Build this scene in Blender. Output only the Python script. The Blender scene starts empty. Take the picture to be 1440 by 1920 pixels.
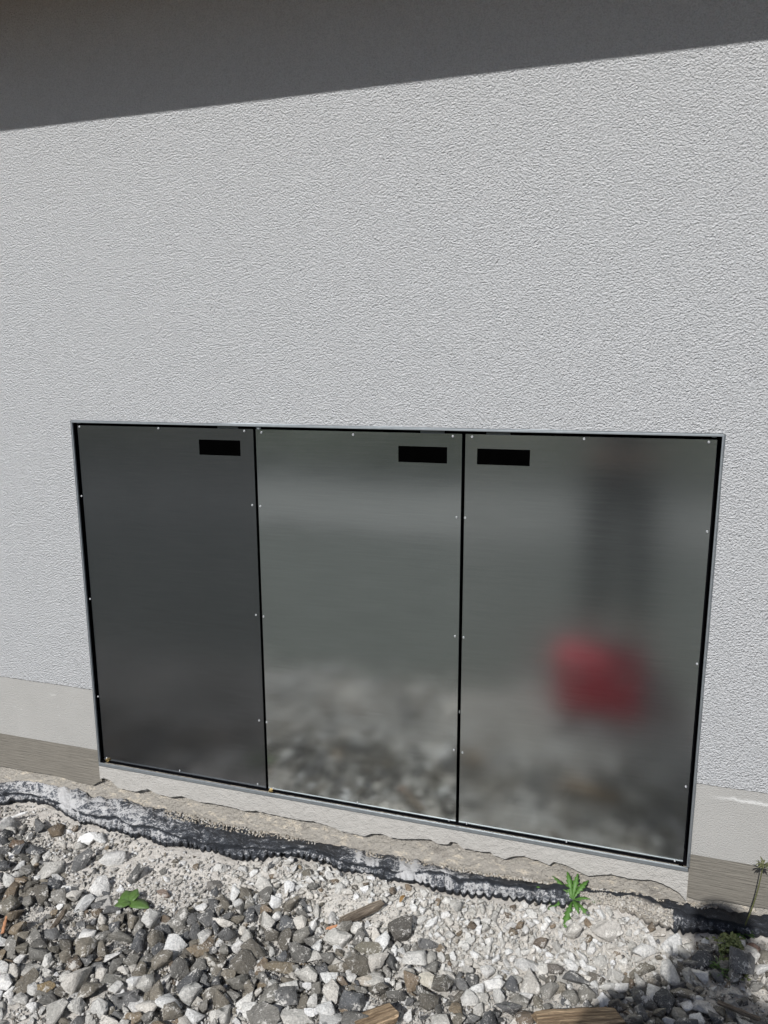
import bpy, bmesh, math, random
import numpy as np
from mathutils import Vector, Matrix, Euler
random.seed(7)
rng = np.random.default_rng(11)
scn = bpy.context.scene
COL = scn.collection

# ------------------------------------------------------------------ camera
CAM = np.array([1.53919, -1.83863, 1.24900]); YAW, PIT, ROL = -0.3007, -0.1908, -0.0033; F = 1392.2
cy, sy, cp, sp = math.cos(YAW), math.sin(YAW), math.cos(PIT), math.sin(PIT)
FW = np.array([sy*cp, cy*cp, sp]); R0 = np.array([cy, -sy, 0.0]); U0 = np.cross(R0, FW)
RT = math.cos(ROL)*R0 + math.sin(ROL)*U0; UP = -math.sin(ROL)*R0 + math.cos(ROL)*U0
cd = bpy.data.cameras.new('camera'); cam = bpy.data.objects.new('camera', cd); COL.objects.link(cam)
cd.sensor_fit = 'VERTICAL'; cd.sensor_height = 36; cd.lens = F/1920*36; cd.clip_start = 0.02; cd.clip_end = 500
cam.matrix_world = Matrix(((RT[0], UP[0], -FW[0], CAM[0]), (RT[1], UP[1], -FW[1], CAM[1]), (RT[2], UP[2], -FW[2], CAM[2]), (0, 0, 0, 1)))
scn.camera = cam

# ------------------------------------------------------------------ sky and sun
EL, AZ = math.radians(40.5), math.radians(7.6)     # sun behind the camera, slightly from the left
w = bpy.data.worlds.new('World'); scn.world = w; w.use_nodes = True
nt = w.node_tree; bg = nt.nodes['Background']; sk = nt.nodes.new('ShaderNodeTexSky')
sk.sky_type = 'NISHITA'; sk.sun_disc = False; sk.sun_elevation = EL; sk.sun_rotation = math.pi + AZ
nt.links.new(sk.outputs[0], bg.inputs[0]); bg.inputs[1].default_value = 0.079
sl = bpy.data.lights.new('sun', 'SUN'); so = bpy.data.objects.new('sun', sl); COL.objects.link(so)
sl.energy = 4.9; sl.angle = math.radians(0.53); sl.color = (1.0, 0.982, 0.955)
SUND = Vector((math.sin(AZ)*math.cos(EL), math.cos(AZ)*math.cos(EL), -math.sin(EL)))
so.rotation_euler = SUND.to_track_quat('-Z', 'Y').to_euler(); so.location = (-2, -6, 6)
scn.view_settings.view_transform = 'Standard'; scn.view_settings.look = 'None'
scn.view_settings.exposure = 0.12; scn.view_settings.gamma = 1
scn.render.engine = 'CYCLES'

# ------------------------------------------------------------------ helpers
def ray(x, y): return (x-720)/F*RT - (y-960)/F*UP + FW
def on_wall(x, y, yy=0.0):
    d = ray(x, y); return CAM + d*(yy-CAM[1])/d[1]
def zg(x, y=0): return -0.175 + 0.024*x + 0.0*y
def on_ground(x, y, h=0.0):
    d = ray(x, y); z = -0.15
    for _ in range(6):
        P = CAM + d*(z-CAM[2])/d[2]; z = zg(P[0], P[1]) + h
    return P
def vnoise(X, Y, seed, sc):
    r = np.random.default_rng(seed); G = r.normal(size=(64, 64))
    u = X*sc; v = Y*sc; iu = np.floor(u).astype(int); iv = np.floor(v).astype(int); fu = u-iu; fv = v-iv
    fu = fu*fu*(3-2*fu); fv = fv*fv*(3-2*fv)
    g = lambda a, b: G[(a) % 64, (b) % 64]
    return (g(iu,iv)*(1-fu)+g(iu+1,iv)*fu)*(1-fv) + (g(iu,iv+1)*(1-fu)+g(iu+1,iv+1)*fu)*fv
def tag(o, label=None, cat=None, group=None, kind=None):
    if label: o['label'] = label
    if cat: o['category'] = cat
    if group: o['group'] = group
    if kind: o['kind'] = kind
    return o
def empty(name, loc, label, cat, group=None):
    o = bpy.data.objects.new(name, None); COL.objects.link(o); o.location = loc; o.empty_display_size = .05
    return tag(o, label, cat, group)
def link(name, me, m, parent=None, smooth=False):
    o = bpy.data.objects.new(name, me); COL.objects.link(o)
    if m: me.materials.append(m)
    if smooth: me.shade_smooth()
    if parent: o.parent = parent; o.matrix_parent_inverse = Matrix.Translation(-parent.location)
    return o
class MB:
    def __init__(s): s.v = []; s.f = []
    def add(s, vs, fs):
        n = len(s.v); s.v += [tuple(v) for v in vs]; s.f += [tuple(i+n for i in f) for f in fs]; return s
    def box(s, a, b):
        x0, y0, z0 = a; x1, y1, z1 = b
        return s.add([(x0,y0,z0),(x1,y0,z0),(x1,y1,z0),(x0,y1,z0),(x0,y0,z1),(x1,y0,z1),(x1,y1,z1),(x0,y1,z1)],
                     [(0,3,2,1),(4,5,6,7),(0,1,5,4),(1,2,6,5),(2,3,7,6),(3,0,4,7)])
    def quad(s, *p): return s.add(p, [tuple(range(len(p)))])
    def tube(s, pts, rad, n=8, cap=True):
        pts = [Vector(p) for p in pts]; rs = rad if hasattr(rad, '__len__') else [rad]*len(pts)
        vs = []; fs = []
        for i, p in enumerate(pts):
            t = (pts[min(i+1, len(pts)-1)] - pts[max(i-1, 0)]).normalized()
            a = t.orthogonal().normalized() if abs(t.z) > .9 else t.cross(Vector((0,0,1))).normalized(); b = t.cross(a)
            for k in range(n):
                q = 2*math.pi*k/n; vs.append(p + (a*math.cos(q) + b*math.sin(q))*rs[i])
        for i in range(len(pts)-1):
            for k in range(n): fs.append((i*n+k, i*n+(k+1) % n, (i+1)*n+(k+1) % n, (i+1)*n+k))
        if cap: fs += [tuple(range(n))[::-1], tuple((len(pts)-1)*n+k for k in range(n))]
        return s.add(vs, fs)
    def build(s, name, m, parent=None, smooth=False, bevel=0):
        me = bpy.data.meshes.new(name); me.from_pydata(s.v, [], s.f); me.update()
        o = link(name, me, m, parent, smooth)
        if bevel:
            b = o.modifiers.new('bevel', 'BEVEL'); b.width = bevel; b.segments = 2; b.limit_method = 'ANGLE'
        return o

# ------------------------------------------------------------------ materials
class Mat:
    def __init__(s, name, rough=.8, metal=0.0, col=(.5,.5,.5), spec=.5):
        s.m = bpy.data.materials.new(name); s.m.use_nodes = True; s.t = s.m.node_tree
        s.b = s.t.nodes['Principled BSDF']; s.b.inputs['Roughness'].default_value = rough
        s.b.inputs['Metallic'].default_value = metal; s.b.inputs['Base Color'].default_value = (*col, 1)
        s.b.inputs['Specular IOR Level'].default_value = spec
        s.tc = s.t.nodes.new('ShaderNodeTexCoord')
    def l(s, a, b): s.t.links.new(a, b)
    def co(s, scale=(1,1,1), rot=(0,0,0), src='Object'):
        n = s.t.nodes.new('ShaderNodeMapping'); n.inputs['Scale'].default_value = scale; n.inputs['Rotation'].default_value = rot
        s.l(s.tc.outputs[src], n.inputs[0]); return n.outputs[0]
    def noise(s, scale, det=4, rough=.55, co=None, dist=0):
        n = s.t.nodes.new('ShaderNodeTexNoise'); n.inputs['Scale'].default_value = scale; n.inputs['Detail'].default_value = det
        n.inputs['Roughness'].default_value = rough; n.inputs['Distortion'].default_value = dist
        s.l(co if co else s.tc.outputs['Object'], n.inputs['Vector']); return n.outputs[0]
    def vor(s, scale, feat='F1', co=None, out='Distance'):
        n = s.t.nodes.new('ShaderNodeTexVoronoi'); n.inputs['Scale'].default_value = scale; n.feature = feat
        s.l(co if co else s.tc.outputs['Object'], n.inputs['Vector']); return n.outputs[out]
    def ramp(s, v, stops):
        n = s.t.nodes.new('ShaderNodeValToRGB'); e = n.color_ramp.elements
        while len(e) < len(stops): e.new(.5)
        for i, (p, c) in enumerate(stops):
            e[i].position = p; e[i].color = (*c, 1) if hasattr(c, '__len__') else (c, c, c, 1)
        s.l(v, n.inputs[0]); return n.outputs[0]
    def mix(s, f, a, b, mode='MIX'):
        n = s.t.nodes.new('ShaderNodeMix'); n.data_type = 'RGBA'; n.blend_type = mode
        for k, v in ((0, f), (6, a), (7, b)):
            if hasattr(v, 'is_output'): s.l(v, n.inputs[k])
            else: n.inputs[k].default_value = v if k == 0 else (*v, 1)
        return n.outputs[2]
    def math(s, op, a, b=0.0):
        n = s.t.nodes.new('ShaderNodeMath'); n.operation = op
        for k, v in ((0, a), (1, b)):
            if hasattr(v, 'is_output'): s.l(v, n.inputs[k])
            else: n.inputs[k].default_value = v
        return n.outputs[0]
    def attr(s, name, out='Color'):
        n = s.t.nodes.new('ShaderNodeAttribute'); n.attribute_name = name; return n.outputs[out]
    def bump(s, h, dist, strength=1.0):
        n = s.t.nodes.new('ShaderNodeBump'); n.inputs['Distance'].default_value = dist; n.inputs['Strength'].default_value = strength
        s.l(h, n.inputs['Height'])
        if s.b.inputs['Normal'].is_linked: s.l(s.b.inputs['Normal'].links[0].from_socket, n.inputs['Normal'])
        s.l(n.outputs[0], s.b.inputs['Normal']); return s
    def color(s, c): s.l(c, s.b.inputs['Base Color']); return s
    def rough(s, c): s.l(c, s.b.inputs['Roughness']); return s

M = {}
# rolled stucco: fine grains a little wider than high
a = Mat('stucco', .92, spec=.2)
warp = a.co((212, 212, 235), (.5, .25, .4))
n1 = a.noise(1.0, 3, .66, warp, .0)
vv = a.vor(1.0, 'F1', a.co((235, 235, 255), (.3, .2, .5)))
n1 = a.math('SUBTRACT', n1, a.math('MULTIPLY', vv, .22)); n2 = a.noise(30, 3, .5)
gc = a.noise(1.0, 2, .6, a.co((280, 280, 330), (.2, .4, .1)))  # grain tones mixed into the colour, strengthening the relief shading the bump loses
a.color(a.mix(a.ramp(gc, [(.36, .55), (.56, 0)]), a.mix(n2, (.68,.69,.705), (.745,.755,.77)), (.50,.51,.52))); a.bump(n1, .023, 1.0)
M['stucco'] = a.m
# smooth grey plinth render with trowel scuffs
a = Mat('plinth', .9, spec=.2)
n1 = a.noise(9, 5, .6); n3 = a.noise(1.0, 4, .7, a.co((18, 18, 60), (0, .35, 0)))
base = a.mix(n1, (.305,.30,.287), (.368,.362,.348))
base = a.mix(a.ramp(n3, [(.66, 0), (.74, .55)]), base, (.62,.62,.60))
sx = a.t.nodes.new('ShaderNodeSeparateXYZ'); a.l(a.tc.outputs['Object'], sx.inputs[0])
d_ = a.math('ABSOLUTE', a.math('SUBTRACT', a.math('ADD', sx.outputs[2], a.math('MULTIPLY', a.noise(12, 3), .02)), .2135))
m_ = a.ramp(a.math('ADD', a.math('MULTIPLY', d_, 60), a.math('MULTIPLY', a.noise(1.0, 5, .7, a.co((70, 70, 240))), .9)), [(.55, .75), (.80, 0)])
m_ = a.math('MULTIPLY', m_, a.ramp(a.math('SUBTRACT', sx.outputs[0], .95), [(.86, 0), (.93, 1)]))
base = a.mix(m_, base, (.60,.60,.59))
a.color(base); a.bump(a.noise(300, 3, .6), .0035); M['plinth'] = a.m
# brushed brown sealing slurry
a = Mat('sealing_coat', .85, spec=.25)
st = a.noise(1.0, 5, .62, a.co((9, 9, 240), (0, -.03, 0)), .6)
a.color(a.mix(a.noise(14, 4), (.14,.13,.112), (.195,.18,.155))); a.bump(st, .0045); a.bump(a.noise(300, 2), .0004)
M['coat'] = a.m
# pale mortar patch below the cabinet
a = Mat('mortar', .93, spec=.2)
n1 = a.noise(22, 6, .6)
v = a.vor(1.0, 'DISTANCE_TO_EDGE', a.co((17, 17, 11)))
pal = a.mix(n1, (.345,.333,.312), (.435,.422,.40))
a.color(pal); a.bump(a.noise(300, 3, .6), .004); a.bump(a.noise(60, 4), .004)
M['mortar'] = a.m
# old concrete foundation with lime smears
a = Mat('foundation', .92, spec=.2)
n1 = a.noise(1.0, 6, .65, a.co((10, 10, 26))); n2 = a.noise(14, 6, .7)
cc = a.mix(n1, (.30,.28,.25), (.44,.41,.365))
n4 = a.noise(1.0, 6, .72, a.co((26, 26, 60)))
cc = a.mix(a.ramp(n4, [(.54, 0), (.62, .9)]), cc, (.58,.52,.43)); cc = a.mix(a.ramp(n2, [(.34, .5), (.42, 0)]), cc, (.15,.135,.12))
a.color(cc); a.bump(n2, .02); a.bump(a.noise(120, 5, .7), .012); M['foundation'] = a.m
def sheet(name, lo, hi, rough, sc=1.0):
    a = Mat(name, rough, 1.0)
    gr_ = a.noise(1.0, 3, .6, a.co((7*sc, 7, 300))); cloud = a.noise(4, 3, .5)
    sp_ = a.noise(1.0, 2, .5, a.co((26, 26, 340), (0, .12, 0)))
    c = a.mix(cloud, lo, hi); c = a.mix(a.ramp(sp_, [(.735, 0), (.775, .30)]), c, tuple(min(1, x*1.9) for x in hi))
    c = a.mix(a.ramp(gr_, [(.32, .30), (.68, 0)]), c, tuple(x*.7 for x in lo))
    a.color(c); a.rough(a.ramp(gr_, [(.3, rough-.008), (.7, rough+.012)]))
    a.bump(a.noise(1.0, 1, .4, a.co((3.1, 3.1, 2.2))), .0030); a.bump(gr_, .000025)
    a.b.inputs['Anisotropic'].default_value = .25
    return a.m
M['sheet_mid'] = sheet('sheet_metal_bright', (.65,.68,.675), (.76,.79,.785), .128)
M['sheet_right'] = sheet('sheet_metal', (.61,.635,.63), (.70,.725,.72), .17)
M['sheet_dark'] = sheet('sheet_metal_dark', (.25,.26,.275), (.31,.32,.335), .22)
a = Mat('galvanised', .58, 1.0); n = a.noise(60, 4, .6)
a.color(a.mix(n, (.20,.22,.235), (.33,.355,.375))); a.b.inputs['Metallic'].default_value = .8; M['galv'] = a.m
a = Mat('screw_steel', .45, 1.0, (.42,.43,.44)); M['steel'] = a.m
a = Mat('cabinet_interior', 1, 0, (.010,.012,.014), spec=0); a.color(a.mix(a.noise(20), (.003,.003,.004), (.005,.005,.006))); M['dark'] = a.m
a = Mat('brass', .25, 1.0); a.color(a.mix(a.noise(300), (.62,.40,.14), (.80,.62,.30))); M['brass'] = a.m
a = Mat('redaction_black', 1, 0, (.0015,.0015,.0015), spec=0); a.color(a.mix(a.noise(40), (.0004,.0004,.0004), (.001,.001,.001))); M['redaction'] = a.m
# black plastic membrane with plaster splashes
a = Mat('membrane', .45, spec=.5)
n1 = a.noise(1.0, 8, .80, a.co((30, 46, 46)), .5); n2 = a.noise(170, 5, .8)
f = a.math('ADD', a.math('MULTIPLY', n1, .58), a.math('MULTIPLY', n2, .42))
f = a.math('ADD', a.math('MULTIPLY', a.math('SUBTRACT', f, .5), 2.1), .5)
f = a.math('ADD', f, a.math('MULTIPLY', a.math('SUBTRACT', a.attr('smear_shade', 'Fac'), .5), .50))
mask = a.ramp(f, [(.58, 0), (.62, 1)])
half = a.ramp(f, [(.40, 0), (.60, .50)])
plas = a.mix(a.noise(40, 4), (.60,.61,.63), (.74,.73,.72))
base = a.mix(half, (.024,.028,.036), (.26,.285,.33)); base = a.mix(mask, base, plas)
base = a.mix(a.attr('sand', 'Fac'), base, (.56,.51,.44))
a.color(base); a.rough(a.ramp(mask, [(0, .6), (1, .95)])); a.bump(n1, .018); a.bump(n2, .006); M['membrane'] = a.m
# stones: each stone's own colour, lime dust, veins
a = Mat('stone', .88, spec=.25)
ca = a.attr('tint')
dn = a.noise(38, 6, .68); dn2 = a.noise(210, 4, .7)
c = a.mix(a.ramp(dn2, [(.3, .5), (.7, 0)]), ca, (.07,.068,.062))
ve = a.noise(1.0, 2, .5, a.co((50, 85, 60), (.5, .7, .2)), 1.5)
c = a.mix(a.ramp(ve, [(.485, 0), (.5, .38), (.515, 0)]), c, (.62,.60,.57))
dm = a.math('ADD', a.math('MULTIPLY', dn, .65), a.math('MULTIPLY', dn2, .35))
c = a.mix(a.ramp(dm, [(.545, 0), (.59, .72)]), c, (.70,.68,.64))
a.color(c); a.bump(dn, .010); a.bump(dn2, .005); M['stone'] = a.m
# fine soil and lime sand
a = Mat('ground_sand', .95, spec=.15)
n1 = a.noise(7, 6, .6); n2 = a.noise(160, 5, .75); n3 = a.noise(600, 3, .7)
c = a.mix(n1, (.56,.53,.485), (.70,.67,.63)); c = a.mix(a.ramp(n2, [(.35, .35), (.6, 0)]), c, (.36,.325,.28))
c = a.mix(a.ramp(n2, [(.60, 0), (.70, .7)]), c, (.76,.74,.70))
sx = a.t.nodes.new('ShaderNodeSeparateXYZ'); a.l(a.tc.outputs['Object'], sx.inputs[0])
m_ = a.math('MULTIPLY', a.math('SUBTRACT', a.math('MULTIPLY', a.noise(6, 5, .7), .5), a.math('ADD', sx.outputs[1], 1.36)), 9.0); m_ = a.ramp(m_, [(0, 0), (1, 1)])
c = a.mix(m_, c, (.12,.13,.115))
a.color(c); a.bump(n1, .02); a.bump(n2, .006); a.bump(n3, .0018); M['sand'] = a.m
a = Mat('wood_scrap', .85, spec=.2)
g = a.noise(1.0, 5, .75, a.co((9, 150, 150)), .5); g = a.ramp(g, [(.36, 0), (.62, 1)])
a.color(a.mix(g, (.15,.10,.06), (.46,.34,.22))); a.bump(g, .008); M['wood'] = a.m
a = Mat('wood_scrap_grey', .85, spec=.2)
g = a.noise(1.0, 5, .75, a.co((11, 170, 170)), .5); g = a.ramp(g, [(.36, 0), (.62, 1)])
a.color(a.mix(g, (.11,.085,.065), (.36,.30,.235))); a.bump(g, .008); M['wood_grey'] = a.m
def leafmat(name, c0, c1):
    a = Mat(name, .5, spec=.4); a.color(a.mix(a.noise(120, 4), c0, c1)); a.b.inputs['Subsurface Weight'].default_value = 0
    a.bump(a.noise(260, 3), .0012); return a.m
M['leaf'] = leafmat('leaf_green', (.03,.085,.012), (.085,.185,.035))
M['leaf_dark'] = leafmat('leaf_dark', (.035,.075,.012), (.075,.14,.03))
M['leaf_moss'] = leafmat('leaf_moss', (.07,.10,.03), (.17,.19,.07))
M['stem'] = leafmat('stem_olive', (.06,.07,.03), (.12,.12,.05))
def plain(name, c0, c1, rough=.8, sc=20, bmp=0.0, spec=.3, metal=0):
    a = Mat(name, rough, metal, spec=spec); n = a.noise(sc, 4); a.color(a.mix(n, c0, c1))
    if bmp: a.bump(n, bmp)
    return a.m
M['soffit'] = plain('soffit_wood', (.58,.23,.09), (.64,.29,.12), .6, 6)
M['tile'] = plain('roof_tile', (.16,.07,.05), (.24,.11,.08), .8, 9)

# ------------------------------------------------------------------ house wall with the cabinet opening
W, H = 1.7767, 1.1
ZT = 2.295; OV = 0.43        # soffit height and overhang
XL, XR = -7.0, 9.0
house = empty('house', (0.9, 0, -0.6), 'pale grey rendered house wall with a cabinet niche and wooden eaves', 'house')
def rag_line(x0, x1, z, amp, step=.0025, seed=1):
    r = np.random.default_rng(seed); n = max(2, int((x1-x0)/step)); xs = np.linspace(x0, x1, n)
    k = np.convolve(r.normal(size=n+8), np.ones(3)/3, 'same')[4:-4]
    return [(x, z + amp*kk) for x, kk in zip(xs, k)]
PL1L, PL1R = .2485, .2345      # plinth top, left and right
mb = MB()
def band(lower, top, y, yback):   # front face between a lower polyline and a straight top, with its lower lip
    n = len(lower); vs = []
    for x, z in lower: vs += [(x, y, top(x) if callable(top) else top), (x, y, z), (x, yback, z+.0005)]
    fs = []
    for i in range(n-1):
        a0 = i*3; b0 = (i+1)*3
        fs += [(a0, a0+1, b0+1, b0), (a0+1, a0+2, b0+2, b0+1)]
    return vs, fs
mb.add(*band([(XL, PL1L), (-.8, PL1L)] + rag_line(-.795, 0, PL1L, .0011, seed=3), H, 0, .006))
mb.add(*band(rag_line(W, 2.6, PL1R, .0011, seed=4) + [(2.61, PL1R), (XR, PL1R)], H, 0, .006))
mb.quad((XL,0,H), (XR,0,H), (XR,0,ZT+.4), (XL,0,ZT+.4))
mb.quad((XL,0,ZT+.4), (XL,0,-.6), (XL,8,-.6), (XL,8,ZT+.4)); mb.quad((XR,0,-.6), (XR,0,ZT+.4), (XR,8,ZT+.4), (XR,8,-.6))
mb.quad((XL,8,-.6), (XR,8,-.6), (XR,8,ZT+.4), (XL,8,ZT+.4))
mb.build('wall', M['stucco'], house)
mb = MB()
for x0, x1, zt, zb in ((XL, 0, PL1L+.004, .0375), (W, XR, PL1R+.004, .0345)):
    mb.quad((x0,.0035,zb), (x1,.0035,zb), (x1,.0035,zt), (x0,.0035,zt))
o = mb.build('plinth_band', M['plinth'], house); o['label'] = 'smooth grey plinth band with white trowel scuffs'
def poly_wall(pts, y=0.0):
    P = [on_wall(x, yy, y) for x, yy in pts]; return [(float(p[0]), float(p[2])) for p in P]
def roughen(line, amp, step=.003, seed=0):
    r = np.random.default_rng(seed); xs = np.array([p[0] for p in line]); zs = np.array([p[1] for p in line])
    n = int((xs[-1]-xs[0])/step); X = np.linspace(xs[0], xs[-1], n); Z = np.interp(X, xs, zs)
    k = np.convolve(r.normal(size=n+10), np.ones(3)/3, 'same')[5:-5]
    return [(float(x), float(z + amp*q)) for x, z, q in zip(X, Z, k)]
left_edge = poly_wall([(-60,1426),(0,1438),(50,1447),(100,1455),(140,1467),(172,1474),(187,1466)])
left_edge = [(XL, left_edge[0][1])] + roughen(left_edge, .0007, seed=5); left_edge[-1] = (0.0, left_edge[-1][1])
right_edge = poly_wall([(1289,1684),(1313,1691),(1353,1691),(1398,1700),(1440,1706),(1500,1716)])
right_edge[0] = (W+.004, right_edge[0][1])
right_edge = roughen(right_edge, .0007, seed=6) + [(XR, right_edge[-1][1])]
mb = MB(); mb.add(*band(left_edge, .0375, .0045, .018)); mb.add(*band(right_edge, .0345, .0045, .018))
mb.build('sealing_coat', M['coat'], house)
patch = [(187.5,1460),(195,1459),(208,1463),(222,1477),(253,1484),(278,1479),(293,1488),(320,1494),(340,1492),(373,1503),(400,1506),(433,1513),(460,1520),(480,1520),(503,1525),
 (542,1533),(567,1538),(587,1539),(617,1548),(640,1558),(665,1563),(683,1567),(698,1562),(717,1563),(733,1570),(757,1573),(782,1572),(807,1573),(820,1582),(840,1583),(845,1577),(857,1580),
 (868,1590),(880,1592),(900,1596),(920,1597),(925,1603),(947,1610),(963,1605),(980,1604),(997,1610),(1008,1612),(1030,1622),(1038,1615),(1063,1622),(1088,1635),(1103,1642),(1120,1640),
 (1147,1639),(1176,1646),(1204,1649),(1216,1648),(1231,1652),(1253,1661),(1273,1673),(1286,1688)]
pe = poly_wall(patch, -.004); pe[0] = (.001, pe[0][1]); pe[-1] = (W+.002, pe[-1][1])
PE = roughen(pe, .0008, seed=8)
mb = MB(); mb.add(*band(PE, -.0118, -.0055, .017))
mb.quad((PE[0][0], -.0055, PE[0][1]), (PE[0][0], -.0055, -.0118), (PE[0][0], .017, -.0118), (PE[0][0], .017, PE[0][1]))
mb.quad((PE[-1][0], -.0055, PE[-1][1]), (PE[-1][0], .017, PE[-1][1]), (PE[-1][0], .017, -.0118), (PE[-1][0], -.0055, -.0015))
mb.build('mortar_patch', M['mortar'], house)
# thinner flakes hanging under the broken edge
r = np.random.default_rng(21); xs = np.array([p[0] for p in PE]); zz = np.array([p[1] for p in PE])
k = np.interp(xs, np.linspace(0, W, 34), r.normal(size=34)); j = np.convolve(r.normal(size=len(xs)+4), np.ones(3)/3, 'same')[2:-2]
low = zz - np.clip(k-.35, -.4, 1.1)*.0095 + j*.0008
mb = MB(); mb.add(*band([(float(x), float(z)) for x, z in zip(xs, low)], lambda x: float(np.interp(x, xs, zz)) + .004, .006, .017))
mb.build('mortar_flakes', M['mortar'], house)
mb = MB()
gx = np.linspace(-2.3, 3.0, 420); gz = np.linspace(-.30, -.002, 34); rr = np.random.default_rng(5)
hh = rr.normal(size=(34, 420)); hh = (hh + np.roll(hh,1,1) + np.roll(hh,-1,1) + np.roll(hh,1,0) + np.roll(hh,-1,0))/5
vs = [(float(x), float(.0185 + .0018*hh[i, q] - max(0, -.085-z)*.24), float(z)) for i, z in enumerate(gz) for q, x in enumerate(gx)]
fs = [(i*420+q, i*420+q+1, (i+1)*420+q+1, (i+1)*420+q) for i in range(33) for q in range(419)]
mb.add(vs, fs); mb.quad((XL,.013,-.6), (-2.3,.013,-.6), (-2.3,.013,-.002), (XL,.013,-.002)); mb.quad((3.0,.013,-.6), (XR,.013,-.6), (XR,.013,-.002), (3.0,.013,-.002))
mb.build('foundation', M['foundation'], house)
# eaves: wooden soffit boards, fascia, gutter, roof
mb = MB(); bw = .12; y = 0.0
while y > -OV+.02:
    y1 = max(-OV+.02, y-bw); mb.box((XL-.4, y1+.004, ZT), (XR+.4, y, ZT+.02)); y = y1
mb.build('soffit', M['soffit'], house, bevel=.003)
MB().box((XL-.4, -OV-.005, ZT-.012), (XR+.4, -OV+.019, ZT+.17)).build('fascia', M['soffit'], house)
mb = MB(); gp = [(-OV-.008, ZT+.15), (-OV-.008, ZT+.07), (-OV-.03, ZT+.045), (-OV-.07, ZT+.045), (-OV-.10, ZT+.08), (-OV-.105, ZT+.15)]
for i in range(5):
    (y0, z0), (y1, z1) = gp[i], gp[i+1]; mb.quad((XL-.4,y0,z0), (XR+.4,y0,z0), (XR+.4,y1,z1), (XL-.4,y1,z1))
o = mb.build('gutter', M['galv'], house); s = o.modifiers.new('s', 'SOLIDIFY'); s.thickness = .002
mb = MB(); mb.add([(XL-.5,-OV-.04,ZT+.18),(XR+.5,-OV-.04,ZT+.18),(XR+.5,4,ZT+2.6),(XL-.5,4,ZT+2.6),(XR+.5,8.5,ZT+.1),(XL-.5,8.5,ZT+.1)], [(0,1,2,3),(3,2,4,5)])
o = mb.build('roof', M['tile'], house); s = o.modifiers.new('s', 'SOLIDIFY'); s.thickness = .03

# ------------------------------------------------------------------ cabinet
cab = empty('utility_cabinet', (W/2, 0, 0), 'flush wall cabinet with three sheet metal doors set in the rendered wall', 'cabinet')
mb = MB(); t = .0052
mb.box((0, -.0022, H-t), (W, .004, H)); mb.box((0, -.0022, 0), (.003, .004, H-t)); mb.box((W-.003, -.0022, 0), (W, .004, H-t)); mb.box((0, -.0052, -.0115), (W, -.0005, -.0008)); mb.box((0, -.0005, -.006), (W, .004, -.0045))
mb.build('frame', M['galv'], cab, bevel=.0008)
mb = MB()
i0, i1, j0, j1 = .0005, W-.0005, .0005, H-.0005
mb.quad((i0,.25,j0),(i1,.25,j0),(i1,.25,j1),(i0,.25,j1)); mb.quad((i0,.0042,j0),(i1,.0042,j0),(i1,.25,j0),(i0,.25,j0)); mb.quad((i0,.0042,j1),(i1,.0042,j1),(i1,.25,j1),(i0,.25,j1))
mb.quad((i0,.0042,j0),(i0,.25,j0),(i0,.25,j1),(i0,.0042,j1)); mb.quad((i1,.0042,j0),(i1,.25,j0),(i1,.25,j1),(i1,.0042,j1))
# dark inner rebate seen through the gaps
for a0, b0 in (((i0,.075,j0),(i0+.03,.083,j1)), ((i1-.03,.075,j0),(i1,.083,j1)), ((i0+.03,.075,j1-.03),(i1-.03,.083,j1)), ((i0+.03,.075,j0),(i1-.03,.083,j0+.02)), ((.575,.075,j0+.02),(.615,.083,j1-.03)), ((1.155,.075,j0+.02),(1.20,.083,j1-.03))): mb.box(a0, b0)
mb.build('casing', M['dark'], cab)
DX = [(.0115, .5900), (.5980, 1.1728), (1.1816, 1.7650)]
DZ = (.0030, 1.0866)
scr = [[(149,800),(297,803),(458,808),(153,930),(169,1123),(184,1306),(200,1421),(473,947),(480,1153),(486,1351),(483,1470),(337,1445)],
       [(490,811),(662,815),(849,818),(488,949),(494,1156),(500,1354),(512,1478),(856,970),(853,1193),(851,1406),(842,1538),(670,1505)],
       [(885,819),(1095,823),(1329,829),(872,971),(869,1195),(867,1411),(875,1544),(1326,997),(1307,1245),(1286,1475),(1265,1614),(1062,1578)]]
YD = .0095
def screw_mesh():
    bm = bmesh.new(); prof = [(.0002,-.0008),(.0009,-.0008),(.0012,-.0019),(.0023,-.0018),(.0030,-.0010),(.0033,-.0001),(.0033,.0006)]
    rings = []
    for rad, yy in prof: rings.append([bm.verts.new((rad*math.cos(q*math.pi/6), yy, rad*math.sin(q*math.pi/6))) for q in range(12)])
    for a0, b0 in zip(rings, rings[1:]):
        for q in range(12): bm.faces.new((a0[q], a0[(q+1) % 12], b0[(q+1) % 12], b0[q]))
    bm.faces.new(rings[0][::-1]); me = bpy.data.meshes.new('screw'); bm.normal_update(); bm.to_mesh(me); bm.free()
    me.materials.append(M['steel']); me.shade_smooth(); return me
SM = screw_mesh()
redactions = [((373,824),(451,855)), ((747,836),(838,869)), ((895,841),(993,874))]  # redaction blocks hiding the door labels, added as flat black boxes
dl = ['darker duller left door', 'bright middle door reflecting the gravel', 'right door reflecting a red shape']
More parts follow.
